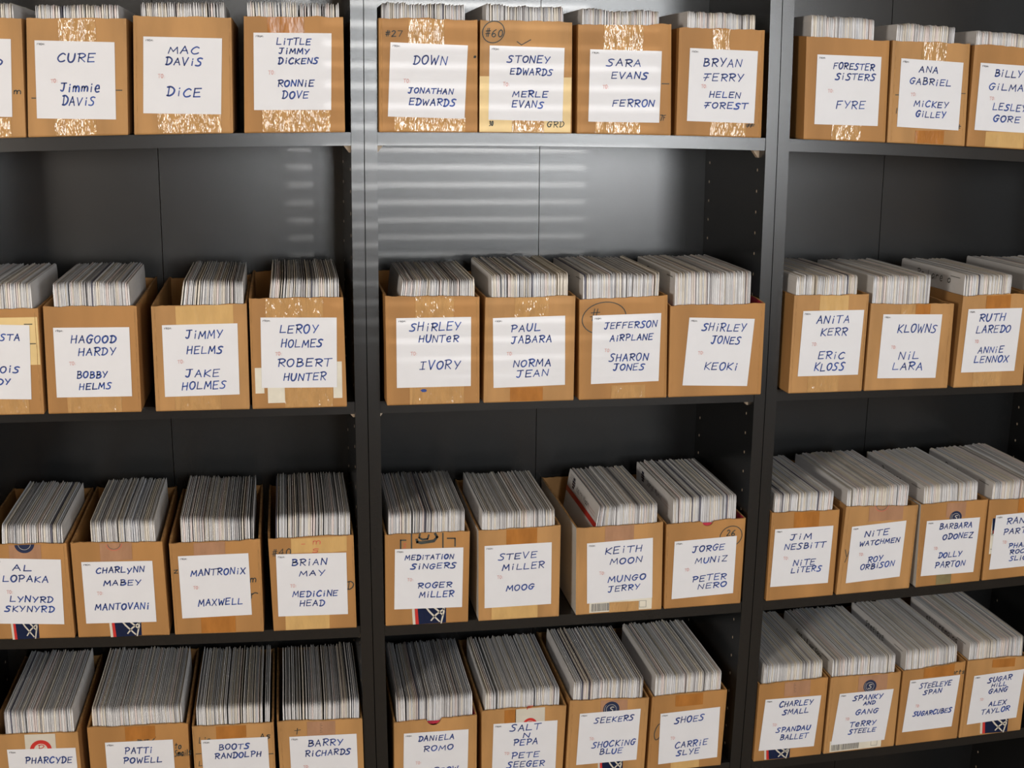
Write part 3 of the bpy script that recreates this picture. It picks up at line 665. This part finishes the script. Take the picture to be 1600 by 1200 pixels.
    slopez = (ZS[rw](xb)-ZS[rw](xa))/(xb-xa)
    zfl = lambda x: BL.z+(BR.z-BL.z)*(x-BL.x)/(BR.x-BL.x)+.0058
    h0 = zt-zfl((xa+xb)/2)
    loose = {'L': (.30, .0016), 'M': (.17, .0011), 'R': (.03, .0005)}[key[1]]
    if key in ('3M3', '3M4', '4M4', '2M3', '2M4', '2L1', '2L2', '4L1', '4L2'): loose = (.05, .0006)
    LE = {'3M3': .17, '2L3': .15, '2L4': .13, '2M1': .12, '4R1': .03, '3L1': .05}
    lean = LE.get(key, rn.uniform(-.03, .02))
    xB = max(lim0, lim0-min(0, lean)*h0, xa-lean*h0); xT = xB+lean*h0
    k = 0; run = 0; run_dy = 0; run_dz = 0; bend = rn.uniform(-.0006, .0006)
    while True:
        if run <= 0:
            run = rn.randint(4, 14); run_dy = rn.uniform(0, .0035); run_dz = rn.uniform(-.0012, .0012)
            if key not in LE: lean = min(.035, max(-.035, lean+rn.uniform(-.016, .016)))
        if key in LE: lean = max(.005, lean-(.012 if key == '3M3' else LE[key]/34))
        run -= 1
        t = rn.choice((.0012, .0014, .0017, .002, .0024, .003))
        B0 = max(xB, xT-lean*h0)
        if max(B0+t, B0+t+lean*h0) > max(xb, xa+.01) or B0+t > lim1 or B0+t+lean*h0 > lim1+.0005: break
        gp = rn.choice((.00012, .0002, .0003)) + (rn.random() < loose[0])*rn.uniform(.0003, loose[1])
        xc = B0+t/2
        zz_ = zt+slopez*(xc-(xa+xb)/2)+run_dz+rn.uniform(-1, 1)*(.0008 if key[1] == 'R' else .0012)
        z0_ = zfl(xc)
        envs.append(dict(key=key, x=xc, t=t, y=Ye+run_dy+rn.uniform(0, .0012), z0=z0_, h=zz_-z0_, lean=lean, L=.214+rn.uniform(-.0045, .0045),
                         m=rn.choices(range(7), TW)[0], i=k, bend=bend))
        xB = B0+t+gp; xT = xB+lean*h0; k += 1
    for q in envs[-k:]: q['n'] = k

# ------------------------------------------------------------------ envelopes
def env_mesh(mb, q, mm=None):
    t, h, L = q['t'], q['h'], q['L']; m = ENV[q['m']] if mm is None else mm
    prof = [(-.5, 0), (-.5, h-.009), (-.14, h-.0003), (.14, h), (.5, h-.009), (.5, 0)]
    st = [(0, .0018, .84), (.003, .0004, 1), (L*.5, 0, 1), (L-.003, .0004, 1), (L, .0018, .84)]
    k = len(mb.v)
    for (y, dz, ws) in st:
        for (px, pz) in prof:
            z = pz-(dz if pz > h*.5 else 0)
            xx = q['x']+px*t*ws+q['lean']*z+q['bend']*math.sin(math.pi*y/L)
            mb.v.append(Vector((xx, q['y']+y, q['z0']+z)))
    i = mb.mi(m)
    for a in range(4):
        for c in range(6):
            e_ = (c+1) % 6
            mb.f.append([k+a*6+c, k+a*6+e_, k+(a+1)*6+e_, k+(a+1)*6+c]); mb.m.append(i)
    mb.f.append([k+c for c in range(6)][::-1]); mb.m.append(i)
    mb.f.append([k+24+c for c in range(6)]); mb.m.append(i)
def score(q):
    "rough picture area of an envelope: its end, its top edge and an exposed face"
    z = q['z0']+q['h']; y0 = q['y']
    a = to_px(Vector((q['x']-q['t']/2, y0, z))); b_ = to_px(Vector((q['x']+q['t']/2, y0, z)))
    c = to_px(Vector((q['x']-q['t']/2, y0+q['L'], z)))
    rim = B[q['key']]['geo'][0].z
    d_ = to_px(Vector((q['x'], y0, rim)))
    if b_[0] < 0 or a[0] > 1600: return 0
    wpx = b_[0]-a[0]
    s = wpx*max(0, d_[1]-max(a[1], 0))+wpx*abs(a[1]-max(c[1], 0))
    if (q['i'] == 0 and q['key'][1] in 'MR') or (q['i'] == q['n']-1 and q['key'][1] == 'L'): s += 4000
    if min(a[0], c[0]) < 0 or a[0] > 1590: s *= .5
    return s
for q in envs: q['s'] = score(q)
order = sorted(envs, key=lambda q: -q['s'])
single = order[:300]; sid = {id(q) for q in single}
rest = MB()
for q in envs:
    if id(q) not in sid: env_mesh(rest, q)
ro = rest.build('filed_envelopes'); ro['kind'] = 'stuff'
tag(ro, 'masses of white envelopes filed on edge in the cardboard boxes on all shelves', 'envelopes')

FACE = {'3M3': ('Keith Moon', 1), '3M4': ('Jorge Muniz', 2), '4R2': ('Spanky & our Gang', 0), '4R3': ('Steeleye', 0), '4R4': ('still remains', 0),
        '2R3': ('Ro Laredo', 0), '2M4': ('Shirley', 0), '3R3': ('Barbara', 0), '3R4': ('Parton', 0), '2M3': ('Jeff Air', 0)}
for q in single:
    key = q['key']; o_, r_, u_ = ORD[key[2]], ROWN[key[0]], UN[key[1]]
    mb = MB(); face = (q['i'] == 0 and key[1] in 'MR') or (q['i'] == q['n']-1 and key[1] == 'L')
    if face: q['m'] = 0
    env_mesh(mb, q)
    base = Vector((q['x'], q['y']+q['L']/2, q['z0']))
    if face and key in FACE and q['i'] == 0:
        tx, kd = FACE[key]
        nrm = Vector((-1, 0, q['lean'])).normalized()
        def F(y, zdown, off=.0006):
            # y from the front end, zdown from the top edge, lying on the left face
            z = q['h']-zdown
            return Vector((q['x']-q['t']/2+q['lean']*z+q['bend']*math.sin(math.pi*y/q['L'])-off, q['y']+y, q['z0']+z))
        if kd:
            if kd == 1:
                n = 10
                for k in range(n):
                    y0_, y1_ = q['L']*k/n, q['L']*(k+1)/n
                    mb.add([F(y0_, .038), F(y0_, .029), F(y1_, .029), F(y1_, .038)], [(0, 1, 2, 3)], 'post_red')
            yy = q['L']*.80
            for k, wv in enumerate((.006, .009, .009, .006)):
                mb.add([F(yy-wv, .007+.0045*k), F(yy-wv, .0105+.0045*k), F(yy+wv, .0105+.0045*k), F(yy+wv, .007+.0045*k)], [(3, 2, 1, 0)], 'post_blue')
            write(mb, tx, F(q['L']*.68, .022), Vector((0, -1, 0)), UZ, .085, .009, .0012, nrm, 'print_grey', .1)
            for k in range(3): ribbon(mb, [F(q['L']*.93, .006+.003*k), F(q['L']*.76, .006+.003*k)], .0006, nrm, 'print_grey')
            for k in range(2): ribbon(mb, [F(q['L']*.30, .018+.005*k), F(q['L']*.08, .018+.005*k)], .0006, nrm, 'print_red')
        else:
            write(mb, tx, F(q['L']*.72, .020), Vector((0, -1, 0)), UZ, .11 if len(tx) > 8 else .07, .011, .0014, nrm, 'marker', .1)
            ribbon(mb, [F(q['L']*.2, .008), F(q['L']*.06, .008)], .0012, nrm, 'marker')
    o = mb.build('envelope', loc=base)
    if face:
        side_ = 'left' if key[1] in 'MR' else 'right'
        tag(o, f"end envelope at the stack's {side_}, box {o_}, {r_} shelf, {u_} bookcase", 'envelope', 'envelopes at the exposed ends of the stacks')
    else:
        tag(o, f"white envelope filed on edge, box {o_}, {r_} shelf, {u_} bookcase", 'envelope', f"white envelopes, box {o_}, {r_} shelf, {u_} bookcase")
for o in bpy.data.objects:
    if '_o' in o: del o['_o']
print('ENVELOPES', len(envs))
